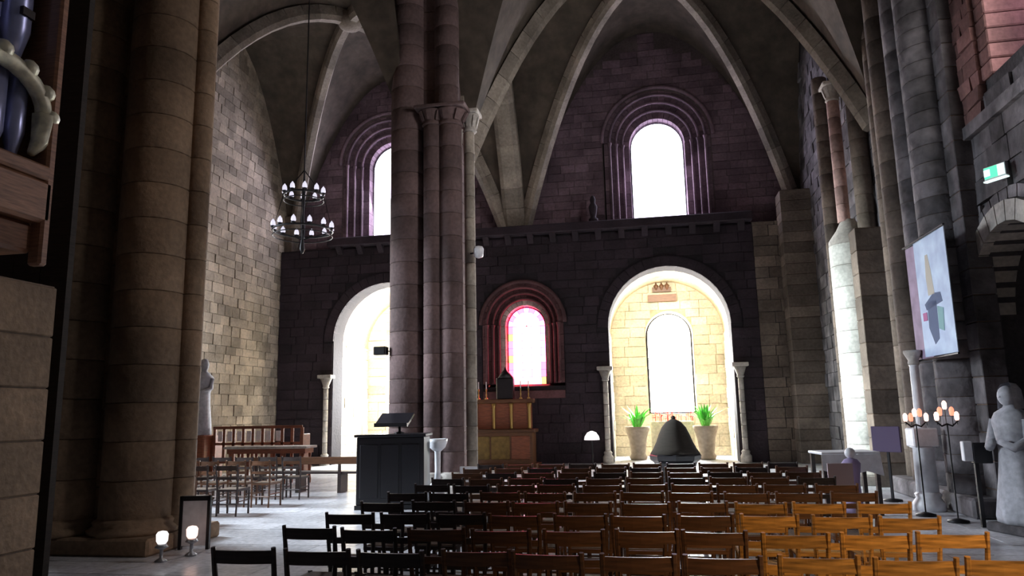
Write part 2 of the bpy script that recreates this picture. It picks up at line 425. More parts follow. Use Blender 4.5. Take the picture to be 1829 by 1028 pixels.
def stepped_window(n, cx, zs, zb, rp, r_out, yf, ysteps, ypane, pane_mats, stone_m, nv=17, colon=True, label_pane=None):
    w = empty('window_%d' % n, (0, 0, 0), kind='structure')
    ns = len(ysteps); rs = [rp + .04 + (r_out - rp - .04) * i / ns for i in range(ns + 1)]
    for i in range(ns):   # innermost first, deepest
        yy = ysteps[i]
        sm_ = M['pale'] if (i == 0 and len(pane_mats) > 1) else stone_m
        voussoirs(w, cx, zs, rs[i], rs[i + 1], yy, yf + 1.2 - yy, nv + 2 * i, sm_)
        for sg in (-1, 1):
            a, b = cx + sg * rs[i], cx + sg * rs[i + 1]; lo, hi = min(a, b), max(a, b)
            nb = max(3, round((zs - zb) / .42)); hh = (zs - zb) / nb
            me = MB().box(lo, hi, yy, yf + 1.2, 0, hh - .012).mesh('jamb', sm_)
            for j in range(nb): link('jamb_stone', me, w, (0, 0, zb + j * hh))
            if colon and i > 0:
                xx = cx + sg * (rs[i] + .02)
                MB().lathe([(.075, zb), (.055, zb + .1), (.05, zb + .14), (.05, zs - .16), (.055, zs - .14), (.085, zs - .02), (.085, zs)], 8, (xx, yy - .03)).build('colonnette', stone_m, w, True)
        if i > 0:
            MB().tube([(cx - (rs[i] + .03) * cos(pi * k / 20), yy - .02, zs + (rs[i] + .03) * sin(pi * k / 20)) for k in range(21)], .05, 6).build('roll_moulding', stone_m, w, True)
    # hood moulding proud of the wall
    MB().tube([(cx - (r_out + .06) * cos(pi * k / 24), yf - .0, zs + (r_out + .06) * sin(pi * k / 24)) for k in range(25)], .07, 6).build('hood_moulding', stone_m, w, True)
    # sill
    MB().add([(cx - r_out, yf, zb - .25), (cx + r_out, yf, zb - .25), (cx + r_out, yf + 1.2, zb), (cx - r_out, yf + 1.2, zb),
              (cx - r_out, yf, zb - .5), (cx + r_out, yf, zb - .5), (cx + r_out, yf + 1.2, zb - .5), (cx - r_out, yf + 1.2, zb - .5)],
             [(0, 1, 2, 3), (4, 7, 6, 5), (0, 4, 5, 1), (1, 5, 6, 2), (2, 6, 7, 3), (3, 7, 4, 0)]).build('sill', stone_m, w)
    panes(w, cx, zs, zb, rp, ypane, pane_mats)
    return w

def panes(w, cx, zs, zb, rp, yp, pm):
    """window glass: a ring of border panes and rows of inner panes with real joints"""
    if len(pm) == 1:
        nx = 2; rows = 5; H = zs - zb
        for i in range(rows):
            for j in range(nx):
                x0 = cx - rp + j * rp; z0 = zb + H * i / rows
                MB().box(x0, x0 + rp - .006, yp, yp + .02, z0, z0 + H / rows - .006).build('glass_pane', pm[0], w)
        for sg in (0, 1):
            pts = [(cx, zs)] + [(cx + rp * cos(pi / 2 * (sg + k / 10)), zs + rp * sin(pi / 2 * (sg + k / 10))) for k in range(11)]
            if sg == 0: pass
            vs = [(x, yp, z) for x, z in pts] + [(x, yp + .02, z) for x, z in pts]; n = len(pts)
            MB().add(vs, [tuple(range(n)), tuple(range(2 * n - 1, n - 1, -1))] + [(i, (i + 1) % n, n + (i + 1) % n, n + i) for i in range(n)]).build('glass_pane', pm[0], w)
    else:
        R2 = random.Random(9)
        bw = .17; red, pink, pal, blue, orr = pm
        H = zs - zb; rows = 8
        for i in range(rows):
            z0 = zb + H * i / rows; z1 = z0 + H / rows - .01
            for x0 in (cx - rp, cx + rp - bw):
                MB().box(x0, x0 + bw - .01, yp, yp + .02, z0, z1).build('border_pane', pink if (x0 > cx and i > 2) else (red if i % 3 else orr), w)
            nx = 3; ww = (2 * rp - 2 * bw) / nx
            for j in range(nx):
                mt = pal if (i > 0) else (blue if j == 2 else pal)
                if i == 1 and j == 1: mt = pink
                MB().box(cx - rp + bw + j * ww, cx - rp + bw + (j + 1) * ww - .012, yp, yp + .02, z0, z1).build('stained_pane', mt, w)
        na = 9
        for k in range(na):
            t0, t1 = pi * k / na + .012, pi * (k + 1) / na - .012
            for (ra, rb, mt) in ((rp - bw + .01, rp, red if k % 2 else pink), (.03, rp - bw, pal)):
                pts = [(ra, t0), (rb, t0), (rb, (t0 + t1) / 2), (rb, t1), (ra, t1)]
                v2 = [(cx + r * cos(t), zs + r * sin(t)) for r, t in pts]; n = 5
                vs = [(x, yp, z) for x, z in v2] + [(x, yp + .02, z) for x, z in v2]
                MB().add(vs, [tuple(range(n)), tuple(range(2 * n - 1, n - 1, -1))] + [(i, (i + 1) % n, n + (i + 1) % n, n + i) for i in range(n)]).build('stained_pane', mt, w)
    # metal frame round the glass
    fr = MB().tube([(x, yp - .01, z) for x, z in arch_pts(cx, rp, zs, zb)], .022, 5).build('window_frame', M['iron'], w)

stepped_window(1, .66, 11.0, 7.5, .93, 1.85, YB, (25.38, 25.22, 25.05, 24.88), 25.75, [M['pane']], M['upper'])
stepped_window(2, -9.2, 11.0, 7.5, .93, 1.85, YB, (25.38, 25.22, 25.05, 24.88), 25.75, [M['pane']], M['upper'])

# tribune wall with three openings
YT = 24.0; ARC = [(.69, 1.95, 4.35, -.2), (-8.9, 2.0, 4.25, -.2)]
TW = ARC + [(-4.12, 1.38, 4.6, 2.5)]
LED_L, LED_R = -11.1, 3.5
def arch_pts0(cx, r, zs, zb): return arch_pts(cx, r, zs, zb)
outer = [(XL, -.2), (-8.9 - 2.0, -.2)] + arch_pts(-8.9, 2.0, 4.25, -.2)[1:-1] + [(-8.9 + 2.0, -.2), (.69 - 1.95, -.2)] + arch_pts(.69, 1.95, 4.35, -.2)[1:-1] + [(.69 + 1.95, -.2), (XR + .4, -.2), (XR + .4, 7.6), (XL, 7.6)]
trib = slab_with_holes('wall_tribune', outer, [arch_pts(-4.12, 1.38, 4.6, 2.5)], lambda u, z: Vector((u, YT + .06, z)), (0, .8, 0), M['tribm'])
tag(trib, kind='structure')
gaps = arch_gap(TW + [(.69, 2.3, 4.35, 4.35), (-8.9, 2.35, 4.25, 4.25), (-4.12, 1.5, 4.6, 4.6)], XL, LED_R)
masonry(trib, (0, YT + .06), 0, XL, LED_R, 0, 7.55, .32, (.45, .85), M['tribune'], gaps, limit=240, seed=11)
masonry(trib, (0, YT + .06), 0, LED_R, XR, 0, 7.6, .34, (.4, .8), M['wall'], None, limit=60, seed=12)
for cx, r, zs, zb in ARC:
    voussoirs(trib, cx, zs, r, r + .34, YT + .0, .5, 23, M['tribune'])
# ledge of the tribune
led = MB().box(LED_L, LED_R, YT - .28, YB + .1, 7.62, 7.92).build('trim_1', M['tribune'], bevel=.03); tag(led, kind='structure')
for i in range(19):
    x = LED_L + .4 + i * .77
    if x < LED_R - .2: MB().add([(x - .1, YT - .25, 7.61), (x + .1, YT - .25, 7.61), (x + .1, YT + .05, 7.61), (x - .1, YT + .05, 7.61), (x - .1, YT + .05, 7.32), (x + .1, YT + .05, 7.32)],
        [(0, 1, 2, 3), (0, 4, 5, 1), (0, 3, 4), (1, 5, 2), (3, 2, 5, 4)]).build('ledge_bracket', M['tribune'], led)
# small stone figure on the ledge
kn = MB().lathe([(.16, 0), (.16, .12), (.09, .18), (.13, .38), (.15, .55), (.08, .68), (.1, .78), (.07, .9), (.01, .95)], 10).build('ledge_finial', M['tribune'], None, True, (-1.6, YT - .02, 7.92))
tag(kn, 'small dark stone finial standing on the tribune ledge left of the tall upper window', 'finial')

w3 = stepped_window(3, -4.12, 4.6, 2.6, .66, 1.38, YT, (24.62, 24.42, 24.22, 24.03), 24.86, [M['sred'], M['spink'], M['swhite'], M['sblue'], M['sor']], M['tribglow'], nv=13)

# jamb colonnettes with capitals on both tall arches
def jamb(x, zt, label):
    e = empty('arch_colonnette', (x, YT - .1, 0), label=label, cat='column', group='colonnettes beside the chapel arches')
    MB().lathe([(.17, 0), (.17, .2), (.12, .28), (.14, .34), (.09, .4)], 12).build('base', M['pale'], e, True)
    n = 6; h = (zt - .4) / n
    for i in range(n): link('drum', drum_mesh(.085, h - .01, M['pale'], 12), e, (0, 0, .4 + i * h))
    MB().lathe([(.09, zt), (.12, zt + .04), (.1, zt + .08), (.2, zt + .35)], 12).build('capital', M['pale'], e, True)
    MB().box(-.25, .25, -.2, .2, zt + .35, zt + .47).build('impost', M['pale'], e, bevel=.015)
jamb(-1.42, 2.6, 'slim pale colonnette at the left jamb of the bright right chapel arch')
jamb(2.8, 2.6, 'slim pale colonnette at the right jamb of the bright right chapel arch')
jamb(-11.08, 2.6, 'slim pale colonnette at the left jamb of the left chapel arch')

# ------------------------------------------------------------------ chapels behind the arches
def chapel(n, cx, zs, r, wcx):
    hw = r + .1; y0, y1 = YT + .86, 27.5
    c = MB(); 
    pts = [(cx - hw, -.2)] + [(cx - hw * cos(pi * i / 20), zs + hw * .98 * sin(pi * i / 20)) for i in range(21)] + [(cx + hw, -.2)]
    vs = [(x, y0, z) for x, z in pts] + [(x, y1, z) for x, z in pts]; q = len(pts)
    c.add(vs, [(i, i + 1, q + i + 1, q + i) for i in range(q - 1)])
    vs2 = [(cx + (x - cx) * 1.08, y, (z * 1.05 if z > 0 else z)) for y in (y0, y1) for x, z in pts]
    c.add(vs2, [(i, q + i, q + i + 1, i + 1) for i in range(q - 1)])
    o = c.build('wall_chapel_%d' % n, M['creamm']); tag(o, kind='structure')
    hole = (wcx, .86, 4.4, 1.5)
    bk = slab_with_holes('wall_chapel_back_%d' % n, [(cx - 2.9, -.2), (cx + 2.9, -.2), (cx + 2.9, 7.2), (cx - 2.9, 7.2)], [arch_pts(*hole)], lambda u, z: Vector((u, y1 + .05, z)), (0, .7, 0), M['creamm'])
    tag(bk, kind='structure')
    g = arch_gap([hole], cx - hw, cx + hw)
    def sp(za, zb):
        lim = hw if za < zs else sqrt(max(0, hw * hw - (za - zs) ** 2))
        return [(max(a, cx - lim), min(b, cx + lim)) for a, b in g(za, zb) if min(b, cx + lim) - max(a, cx - lim) > .05]
    masonry(bk, (0, y1 + .05), 0, 0, 0, 0, 6.7, .36, (.4, .8), M['cream'], sp, limit=120, seed=20 + n)
    for sg, ang in ((-1, pi / 2), (1, -pi / 2)):
        # side wall stones: u runs along Y
        if sg < 0: masonry(o, (cx - hw, 0), pi / 2, y0, y1, 0, zs, .36, (.4, .8), M['cream'], None, limit=40, seed=31)
        else: masonry(o, (cx + hw, 0), -pi / 2, -y1, -y0, 0, zs, .36, (.4, .8), M['cream'], None, limit=40, seed=32)
    w = empty('window_%d' % (3 + n), (0, 0, 0), kind='structure')
    panes(w, wcx, 4.4, 1.55, .8, y1 + .45, [M['panec']])
    return o
chapel(1, .69, 4.35, 1.95, .78); chapel(2, -8.9, 4.25, 2.0, -9.35)

# ------------------------------------------------------------------ left aisle wall, right wall
lw = MB().box(XL - .6, XL - .05, 6, 25.4, -.2, 15.2).build('wall_left', M['leftm']); tag(lw, kind='structure')
def lsp(za, zb):
    out = []
    hw = lun(za, 4.65) + .2
    if hw > .3: out.append((20.15 - hw if za > ZS else 15.5, min(YB, 20.15 + hw)))
    return out
# face looks +X: u axis runs along +Y (ang = 90 deg) gives normal (1,0)
masonry(lw, (XL - .05, 0), pi / 2, 0, 0, 0, 14.3, .30, (.35, .65), M['left'], lsp, limit=290, seed=41)
MB().box(XL - .1, XL + .3, YB - .55, YB, 0, 9.0).build('corner_pilaster', M['wall'], lw, bevel=.02)

# right wall with upper window and lower niche
XW = 5.2
WN = (10.3, 1.05, 8.9, 6.5); NI = (11.35, 1.25, 3.0, -.2)
outer = [(3, -.2), (NI[0] - NI[1], -.2)] + arch_pts(*NI)[1:-1] + [(NI[0] + NI[1], -.2), (25.4, -.2), (25.4, 15.2), (3, 15.2)]
rw = slab_with_holes('wall_right', outer, [arch_pts(*WN)], lambda u, z: Vector((XW + .05, u, z)), (.9, 0, 0), M['roughm']); tag(rw, kind='structure')
g1 = arch_gap([(-WN[0], 1.35, WN[2], WN[3]), (-NI[0], NI[1] + .28, NI[2], NI[3])], -24.7, -3)
masonry(rw, (XW + .05, 0), -pi / 2, 0, 0, 0, 12.5, .36, (.4, .85), M['rough'], g1, proud=.06, limit=290, seed=51)
# niche back and arch stones
MB().box(XW + .9, XW + 1.1, NI[0] - 1.6, NI[0] + 1.6, -.2, 5).build('niche_back', M['roughm'], rw)
def vous_x(parent, yc, zc, r0_, r1_, xf, dep, n, mat):
    da = pi / n; h = da / 2 - .008
    vs = []
    for x in (xf, xf + dep):
        for r, t in ((r0_, -h), (r1_, -h), (r1_, h), (r0_, h)): vs.append((x, r * cos(t), r * sin(t)))
    me = MB().add(vs, [(0, 1, 2, 3), (4, 7, 6, 5), (0, 4, 5, 1), (1, 5, 6, 2), (2, 6, 7, 3), (3, 7, 4, 0)]).mesh('voussoir', mat)
    for i in range(n): link('voussoir', me, parent, (0, yc, zc), None, (da * (i + .5), 0, 0))
vous_x(rw, NI[0], NI[2], NI[1], NI[1] + .3, XW - .1, .6, 15, M['pale'])
vous_x(rw, NI[0], NI[2], NI[1] + .32, NI[1] + .5, XW - .03, .3, 19, M['rough'])
vous_x(rw, WN[0], WN[2], WN[1], WN[1] + .28, XW - .02, .4, 13, M['brick'])
# reddish splay of the upper right window
for j in range(10):
    z0 = WN[3] + j * .24
    MB().box(XW - .0, XW + .8, WN[0] + WN[1] - .1, WN[0] + WN[1] + .5 - .12 * (j % 2), z0, z0 + .225).build('splay_stone', M['brick'], rw, bevel=.02)
masonry(rw, (XW - .02, 0), -pi / 2, -12.6, -11.55, 6.0, 11.2, .24, (.3, .6), M['brick'], None, proud=.05, limit=80, seed=57)
MB().add([(XW - .1, 9.0, 6.0), (XW - .1, 12.6, 6.0), (XW + .9, 12.6, 6.6), (XW + .9, 9.0, 6.6), (XW - .1, 9.0, 5.8), (XW - .1, 12.6, 5.8), (XW + .9, 12.6, 5.8), (XW + .9, 9.0, 5.8)],
         [(0, 1, 2, 3), (4, 7, 6, 5), (0, 4, 5, 1), (1, 5, 6, 2), (2, 6, 7, 3), (3, 7, 4, 0)]).build('sloping_sill', M['rough'], rw)
w6 = empty('window_6', kind='structure')
MBp = MB()
for j in range(4):
    for i in range(2):
        MB().box(XW + .8, XW + .82, WN[0] - WN[1] + i * WN[1], WN[0] - WN[1] + (i + 1) * WN[1] - .01, WN[3] + .1 + j * .58, WN[3] + .1 + (j + 1) * .58 - .01).build('glass_pane', M['pinkpane'], w6)
pts = [(WN[0] + WN[1] * cos(pi * k / 16), WN[2] + WN[1] * sin(pi * k / 16)) for k in range(17)]; n = len(pts)
MB().add([(XW + .8, a, b) for a, b in pts] + [(XW + .82, a, b) for a, b in pts], [tuple(range(n)), tuple(range(2 * n - 1, n - 1, -1))] + [(i, (i + 1) % n, n + (i + 1) % n, n + i) for i in range(n)]).build('glass_pane', M['pinkpane'], w6)

# ------------------------------------------------------------------ vaults
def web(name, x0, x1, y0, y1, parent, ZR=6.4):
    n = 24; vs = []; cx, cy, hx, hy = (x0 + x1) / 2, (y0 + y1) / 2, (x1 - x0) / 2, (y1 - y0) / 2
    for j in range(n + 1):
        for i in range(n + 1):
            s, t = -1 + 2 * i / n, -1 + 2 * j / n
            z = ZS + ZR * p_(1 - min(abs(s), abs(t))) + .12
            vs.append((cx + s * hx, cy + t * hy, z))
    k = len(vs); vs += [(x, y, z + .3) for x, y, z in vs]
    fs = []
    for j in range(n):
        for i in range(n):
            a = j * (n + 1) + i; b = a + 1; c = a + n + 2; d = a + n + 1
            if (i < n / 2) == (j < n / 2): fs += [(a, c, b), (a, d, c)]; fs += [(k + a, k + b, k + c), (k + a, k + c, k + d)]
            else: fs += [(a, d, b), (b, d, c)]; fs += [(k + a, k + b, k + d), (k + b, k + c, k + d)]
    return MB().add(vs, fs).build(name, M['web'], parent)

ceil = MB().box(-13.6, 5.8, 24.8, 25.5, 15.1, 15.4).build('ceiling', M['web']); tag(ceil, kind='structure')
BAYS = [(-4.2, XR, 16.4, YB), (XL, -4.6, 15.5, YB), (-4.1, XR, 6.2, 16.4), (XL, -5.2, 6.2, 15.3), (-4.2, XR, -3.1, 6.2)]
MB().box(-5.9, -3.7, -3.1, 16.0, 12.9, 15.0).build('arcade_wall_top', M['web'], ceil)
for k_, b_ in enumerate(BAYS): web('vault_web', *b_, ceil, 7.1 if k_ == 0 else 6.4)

def rib(a, b, w, h, zs=ZS, zr=ZR, n=15, lift=0, mat=None, half=False, hide_below=None):
    """pointed rib between ground points a and b, each voussoir its own part"""
    a = Vector((*a, 0)); b = Vector((*b, 0)); d = (b - a).normalized(); side = Vector((-d.y, d.x, 0)); L_ = (b - a).length
    def pt(q):   # q 0..1 whole span
        t = 1 - abs(2 * q - 1); pp = a + (b - a) * q; pp.z = zs + zr * p_(t) + lift; return pp
    N_ = n if half else 2 * n
    # parameter spaced for even length
    for i in range(N_):
        q0 = (i / (2 * n)); q1 = (i + 1) / (2 * n)
        def mp(q):  # denser near springing
            t = 2 * q if q < .5 else 2 - 2 * q; t = t ** 1.35; return t / 2 if q < .5 else 1 - t / 2
        P0, P1 = pt(mp(q0)), pt(mp(q1)); tn = (P1 - P0); ln = tn.length; tn.normalize()
        nn = side.cross(tn); nn = nn if nn.z > 0 else -nn
        if abs(tn.z) > .98:
            nn = nn
        P0 = P0 + tn * .008; P1 = P1 - tn * .008
        prof = [(-w / 2, .12), (-w / 2, -h * .55), (-w * .3, -h), (w * .3, -h), (w / 2, -h * .55), (w / 2, .12)]
        vs = [P + side * x + nn * z for P in (P0, P1) for x, z in prof]
        MB().add(vs, [(0, 1, 2, 3, 4, 5), (11, 10, 9, 8, 7, 6)] + [(k, k + 6, (k + 1) % 6 + 6, (k + 1) % 6) for k in range(6)]).build('rib_stone', mat or M['rib'], ceil)
for x0, x1, y0, y1 in BAYS[:2]:
    zr_ = 7.1 if x1 == XR else 6.4
    rib((x0, y1), (x1, y0), .34, .32, zr=zr_, n=15)
    rib((x1, y1), (x0, y0), .34, .32, zr=zr_, n=15)
rib((-4.4, YB), (-4.4, 15.5), .75, .3, zr=6.0, n=13)
for x, y, dz in ((.5, 20.6, .7), (-8.8, 20.15, 0)):
    MB().lathe([(.1, 13.7 + dz), (.3, 13.8 + dz), (.38, 13.9 + dz), (.38, 14.2 + dz)], 14, (x, y)).build('keystone', M['rib'], ceil, True)

# ------------------------------------------------------------------ piers
def pier(name, label): return empty(name, label=label, cat='pillar')
# near left clustered pier
p = pier('clustered_pier', 'massive clustered brown stone pier nearest on the left, with attached shafts')
core(p, -8.2, -6.85, 8.9, 9.8, .3, 12.5, .5, M['pier'])
shaft(p, -7.85, 8.85, .45, .4, 12.5, .52, M['pier'])
shaft(p, -6.86, 9.02, .46, .4, 12.5, .5, M['pier'])
shaft(p, -6.4, 9.3, .17, .4, 12.5, .5, M['pier'])
MB().box(-8.4, -6.22, 8.42, 10.0, 0, .22).build('plinth', M['pier'], p, bevel=.03)
for x, y, r in ((-7.85, 8.85, .45), (-6.86, 9.02, .46), (-6.4, 9.3, .17)):
    MB().lathe([(r * 1.25, .22), (r * 1.28, .28), (r * 1.1, .33), (r * 1.14, .38), (r, .42)], 18, (x, y)).build('base_moulding', M['pier'], p, True)
# middle pier
p = pier('clustered_pier', 'tall clustered stone pier in the middle, right behind the black lectern')
core(p, -5.1, -4.1, 15.0, 16.3, .3, 12.8, .48, M['pierp'])
shaft(p, -5.12, 15.1, .40, .4, 12.5, .5, M['pierp'])
shaft(p, -4.5, 14.9, .20, .4, 8.0, .5, M['pierp']); shaft(p, -4.12, 15.0, .26, .4, 8.0, .5, M['pierp']); shaft(p, -3.76, 15.3, .12, .4, 7.95, .5, M['rib'])
MB().box(-5.6, -3.5, 14.55, 16.6, 0, .25).build('plinth', M['pale'], p, bevel=.03)
for x, y, r in ((-5.12, 15.1, .4), (-4.5, 14.9, .2), (-4.12, 15.0, .26), (-3.76, 15.3, .12)):
    MB().lathe([(r * 1.3, .25), (r * 1.35, .32), (r * 1.1, .4), (r * 1.2, .46), (r, .5)], 18, (x, y)).build('base_moulding', M['pale'], p, True)
capital(p, -4.5, 14.9, .20, 8.0, .42, M['pierp']); capital(p, -4.12, 15.0, .26, 8.0, .42, M['pierp']); capital(p, -3.74, 15.3, .14, 7.95, .5, M['pale'])
shaft(p, -4.2, 15.05, .28, 8.45, 12.8, .5, M['pierp'])
# right respond pier
p = pier('respond_pier', 'tall right-hand wall pier with a broad pale shaft lit down its left side')
core(p, 4.55, 5.25, 16.6, 18.3, 0, 5.5, .5, M['wall'])
shaft(p, 4.68, 17.5, .46, .35, 5.3, .48, M['litstone'])
MB().lathe([(.46, 5.3), (.46, 5.4), (.28, 5.65), (.15, 5.9)], 16, (4.68, 17.5)).build('corbel', M['pale'], p, True)
shaft(p, 4.6, 17.5, .14, 5.85, 8.8, .4, M['pinkst'])
capital(p, 4.6, 17.5, .14, 8.8, .45, M['pale'])
shaft(p, 4.95, 20.0, .2, 0, 10.5, .45, M['wall'])
base(p, 4.68, 17.5, .42, M['pale'], 0, .42)
shaft(p, 5.0, 17.2, .2, 5.5, 12.5, .45, M['wall'])
# far corner pier
p = pier('corner_pier', 'stone corner pier at the right end of the tribune wall')
core(p, 4.3, 5.25, 23.3, 24.1, 0, 8.4, .34, M['wall'])
# near right wall half pier of rough stone
p = pier('rough_half_pier', 'rough grey half-round wall pier that carries the painted banner')
core(p, 4.95, 5.3, 12.2, 15.6, 0, 12.5, .42, M['rough'])
shaft(p, 5.0, 13.0, .42, .3, 12.5, .3, M['rough']); shaft(p, 4.95, 15.0, .25, .3, 12.5, .5, M['wall']); shaft(p, 5.05, 15.8, .2, .3, 12.5, .5, M['wall'])
shaft(p, 5.05, 14.2, .3, .3, 12.5, .42, M['rough'])
MB().box(4.56, 5.2, 12.1, 16.0, 0, .3).build('plinth', M['rough'], p, bevel=.04)
# far-left support pier under the organ
p = pier('organ_pier', 'dark square stone pier at the far left under the organ')
core(p, -7.4, -5.85, 5.6, 6.3, 0, 3.03, .5, M['pier'])

# ------------------------------------------------------------------ organ
o = empty('pipe_organ', (-4.93, 4.17, 0), label='oak cased pipe organ with blue-grey pipes high on the far left', cat='organ')
YA, YE = -1.6, .85   # local y range, front faces +x
MB().box(-1.4, 0, YA, YE, 3.05, 3.3).build('organ_floor', M['orgwood'], o, bevel=.03)
MB().box(-.06, .1, YA, YE + .05, 3.3, 3.66).build('front_beam', M['orgwood'], o, bevel=.03)
MB().box(-1.4, .0, YE - .02, YE + .04, 3.3, 9.5).build('side_panel', M['orgwood'], o)
MB().box(-.03, .1, YE - .03, YE + .06, 2.95, 9.5).build('corner_post', M['orgwood'], o, bevel=.02)
for i in range(7): MB().box(-3.9 + i * .36, -3.55 + i * .36, 2.75, 2.83, 0, 12).build('gap_shade_board', M['blackwood'], o)  # added black boards standing in for the dark gap beside the organ
MB().box(-1.4, -1.3, YA, YE, 3.3, 9.5).build('back_panel', M['dark'], o)
MB().box(-.05, .12, YA, YE, 3.66, 3.78).build('cornice', M['orgwood'], o, bevel=.02)
for i in range(12):
    y = YE - .18 - i * .2; r = .085
    MB().lathe([(.02, 3.78), (.03, 3.8), (r, 4.0 if i % 2 else 4.05), (r, 4.5 + .05 * cos(i))], 12, (-.12, y)).build('small_pipe', M['pipe'], o, True)
for i in range(8):
    y = YE - .2 - i * .3; r = .13
    MB().lathe([(.05, 4.62), (r, 4.95), (r, 9.0 - .15 * i)], 14, (-.2, y)).build('tall_pipe', M['pipe'], o, True)
    MB().box(-.1, -.05, y - .06, y + .06, 5.05, 5.12).build('pipe_mouth', M['dark'], o)
for c in (YE - .5, YE - 1.5):
    gm = MB().tube([(.03, c - .46 * cos(pi * k / 12), 4.22 + .33 * sin(pi * k / 12)) for k in range(13)], .07, 6)
    for k in range(7):
        t = pi * k / 6; gm.ball((.05, c - .5 * cos(t), 4.22 + .38 * sin(t)), .075)
    gm.tube([(.03, c + .46, 4.22), (.03, c + .44, 3.98), (.03, c + .36, 3.86)], [.09, .07, .03], 6)
    gm.tube([(.03, c - .46, 4.22), (.03, c - .44, 3.98), (.03, c - .36, 3.86)], [.09, .07, .03], 6)
    gm.build('carved_arch', M['gilt'], o, True)

# ------------------------------------------------------------------ chairs
def chair_proto(mat, rush):
    t = empty('church_chair')
    W2 = .21
    sm = MB().box(-.19, .19, -.17, .2, .425, .455); sm.build('seat', rush, t, bevel=.01)
    fr = MB().bar((-.2, .2, .43), (.2, .2, .43), .035).bar((-.18, -.18, .43), (.18, -.18, .43), .035).bar((-.19, -.18, .43), (-.2, .2, .43), .035).bar((.19, -.18, .43), (.2, .2, .43), .035)
    fr.build('seat_frame', mat, t)
    for s in (-1, 1):
        MB().bar((s * .2, .2, 0), (s * .2, .2, .46), .036, n=6).build('leg', mat, t)
        bp = MB().tube([(s * .18, -.19, 0), (s * .185, -.18, .43), (s * .2, -.2, .65), (s * .205, -.24, .875)], [.017, .019, .018, .016], 6); bp.build('back_post', mat, t)
    def rail(z, h, y, bow=.02):
        q = MB(); n = 5; vs = []
        for i in range(n + 1):
            x = -.2 + .4 * i / n; yy = y - bow * (1 - (2 * i / n - 1) ** 2)
            vs += [(x, yy - .009, z), (x, yy + .009, z), (x, yy + .009, z + h), (x, yy - .009, z + h)]
        fs = [(0, 1, 2, 3), (4 * n + 3, 4 * n + 2, 4 * n + 1, 4 * n)]
        for i in range(n):
            a = 4 * i
            for k in range(4): fs.append((a + k, a + 4 + k, a + 4 + (k + 1) % 4, a + (k + 1) % 4))
        return q.add(vs, fs)
    rail(.775, .08, -.225).build('top_rail', mat, t)
    rail(.615, .05, -.2).build('middle_rail', mat, t)
    st = MB().bar((-.2, .2, .16), (.2, .2, .16), .022, n=5).bar((-.185, -.185, .2), (.185, -.185, .2), .022, n=5)
    for s in (-1, 1): st.bar((s * .19, -.185, .24), (s * .2, .2, .24), .022, n=5)
    st.build('stretchers', mat, t)
    return t
protos = {k: chair_proto(M[k], M['rush'] if k == 'honey' else M['shaderush']) for k in ('honey', 'brown', 'dark')}
used = set()
def place_chair(kind, x, y, rz, label, group):
    pr = protos[kind]
    if kind not in used: used.add(kind); c = pr
    else: c = copy_tree(pr)
    c.location = (x, y, .004); c.rotation_euler = (0, 0, rz); tag(c, label, 'chair', group)
    return c
ORD = ['first', 'second', 'third', 'fourth', 'fifth', 'sixth', 'seventh', 'eighth', 'ninth', 'tenth', 'eleventh']
R3 = random.Random(21)
nrows, ncol = 10, 10
for r in range(nrows):
    yr = 4.72 + .8 * r
    for c in range(ncol):
        x = 1.85 - c * .495 + R3.uniform(-.02, .02) + (.03 * (r % 2))
        y = yr + R3.uniform(-.05, .05)
        kind = 'honey' if (x > .75 - .1 * r and r < 4) else ('brown' if x > -1.6 else 'dark')  # wood picked by place: lit at near right, shaded towards the left
        if r >= 6: kind = 'brown' if (c + r) % 3 else 'dark'
        rowname = 'front row' if r == 0 else ('back row' if r == nrows - 1 else ORD[r] + ' row')
        colname = 'at the right end of' if c == 0 else ('at the left end of' if c == ncol - 1 else ORD[c] + ' from the right in')
        kn = {'honey': 'lit honey', 'brown': 'part-shaded brown', 'dark': 'shaded near-black'}[kind]
        place_chair(kind, x, y, R3.uniform(-.06, .06), '%s rush chair, %s the %s of main block' % (kn, colname, rowname), 'rush chairs in the main seating block')
for r, yr in enumerate((10.9, 12.1, 13.3, 14.5)):
    for c in range(5):
        x = -7.35 - c * .52; kn = 'dark'
        rowname = ['nearest row', 'second row', 'third row', 'farthest row'][r]
        place_chair('dark' if r % 2 else 'brown', x + R3.uniform(-.02, .02), yr + R3.uniform(-.04, .04), R3.uniform(-.06, .06),
                    'dark chair in the left aisle, %s from the right in its %s' % (ORD[c], rowname), 'chairs in the left aisle')

# ------------------------------------------------------------------ left aisle furniture
o = empty('choir_bench', (-10.8, 19.0, 0), label='wooden choir bench with an open slatted back against the left aisle end', cat='bench')
MB().box(-1.35, 1.35, -.05, .4, .42, .48).build('seat', M['redwood'], o, bevel=.01)
MB().box(-1.35, 1.35, -.07, -.02, 1.36, 1.44).build('top_rail', M['redwood'], o, bevel=.01)
MB().box(-1.35, 1.35, -.07, -.02, .92, .99).build('lower_rail', M['redwood'], o, bevel=.01)
for i in range(10): MB().box(-1.33 + i * .293, -1.25 + i * .293, -.07, -.02, .48, 1.38).build('slat', M['redwood'], o)
for s in (-1, 1): MB().box(s * 1.33 - .04, s * 1.33 + .04, -.08, .4, 0, 1.2).build('bench_end', M['redwood'], o, bevel=.01)
bps = MB()
for i in range(7): MB().box(-1.16 + i * .293 - .06, -1.16 + i * .293 + .08, -.012, -.002, 1.02, 1.3).build('back_panel', M['white'], o)  # white panels stand in for bright floor seen through the slats
o = empty('altar_table', (-9.7, 17.7, 0), label='long low wooden table with a pale top in the left aisle', cat='table')
MB().box(-1.15, 1.15, -.3, .3, .88, .94).build('table_top', M['pale'], o, bevel=.01)
MB().box(-1.08, 1.08, -.24, .24, .76, .88).build('apron', M['redwood'], o)
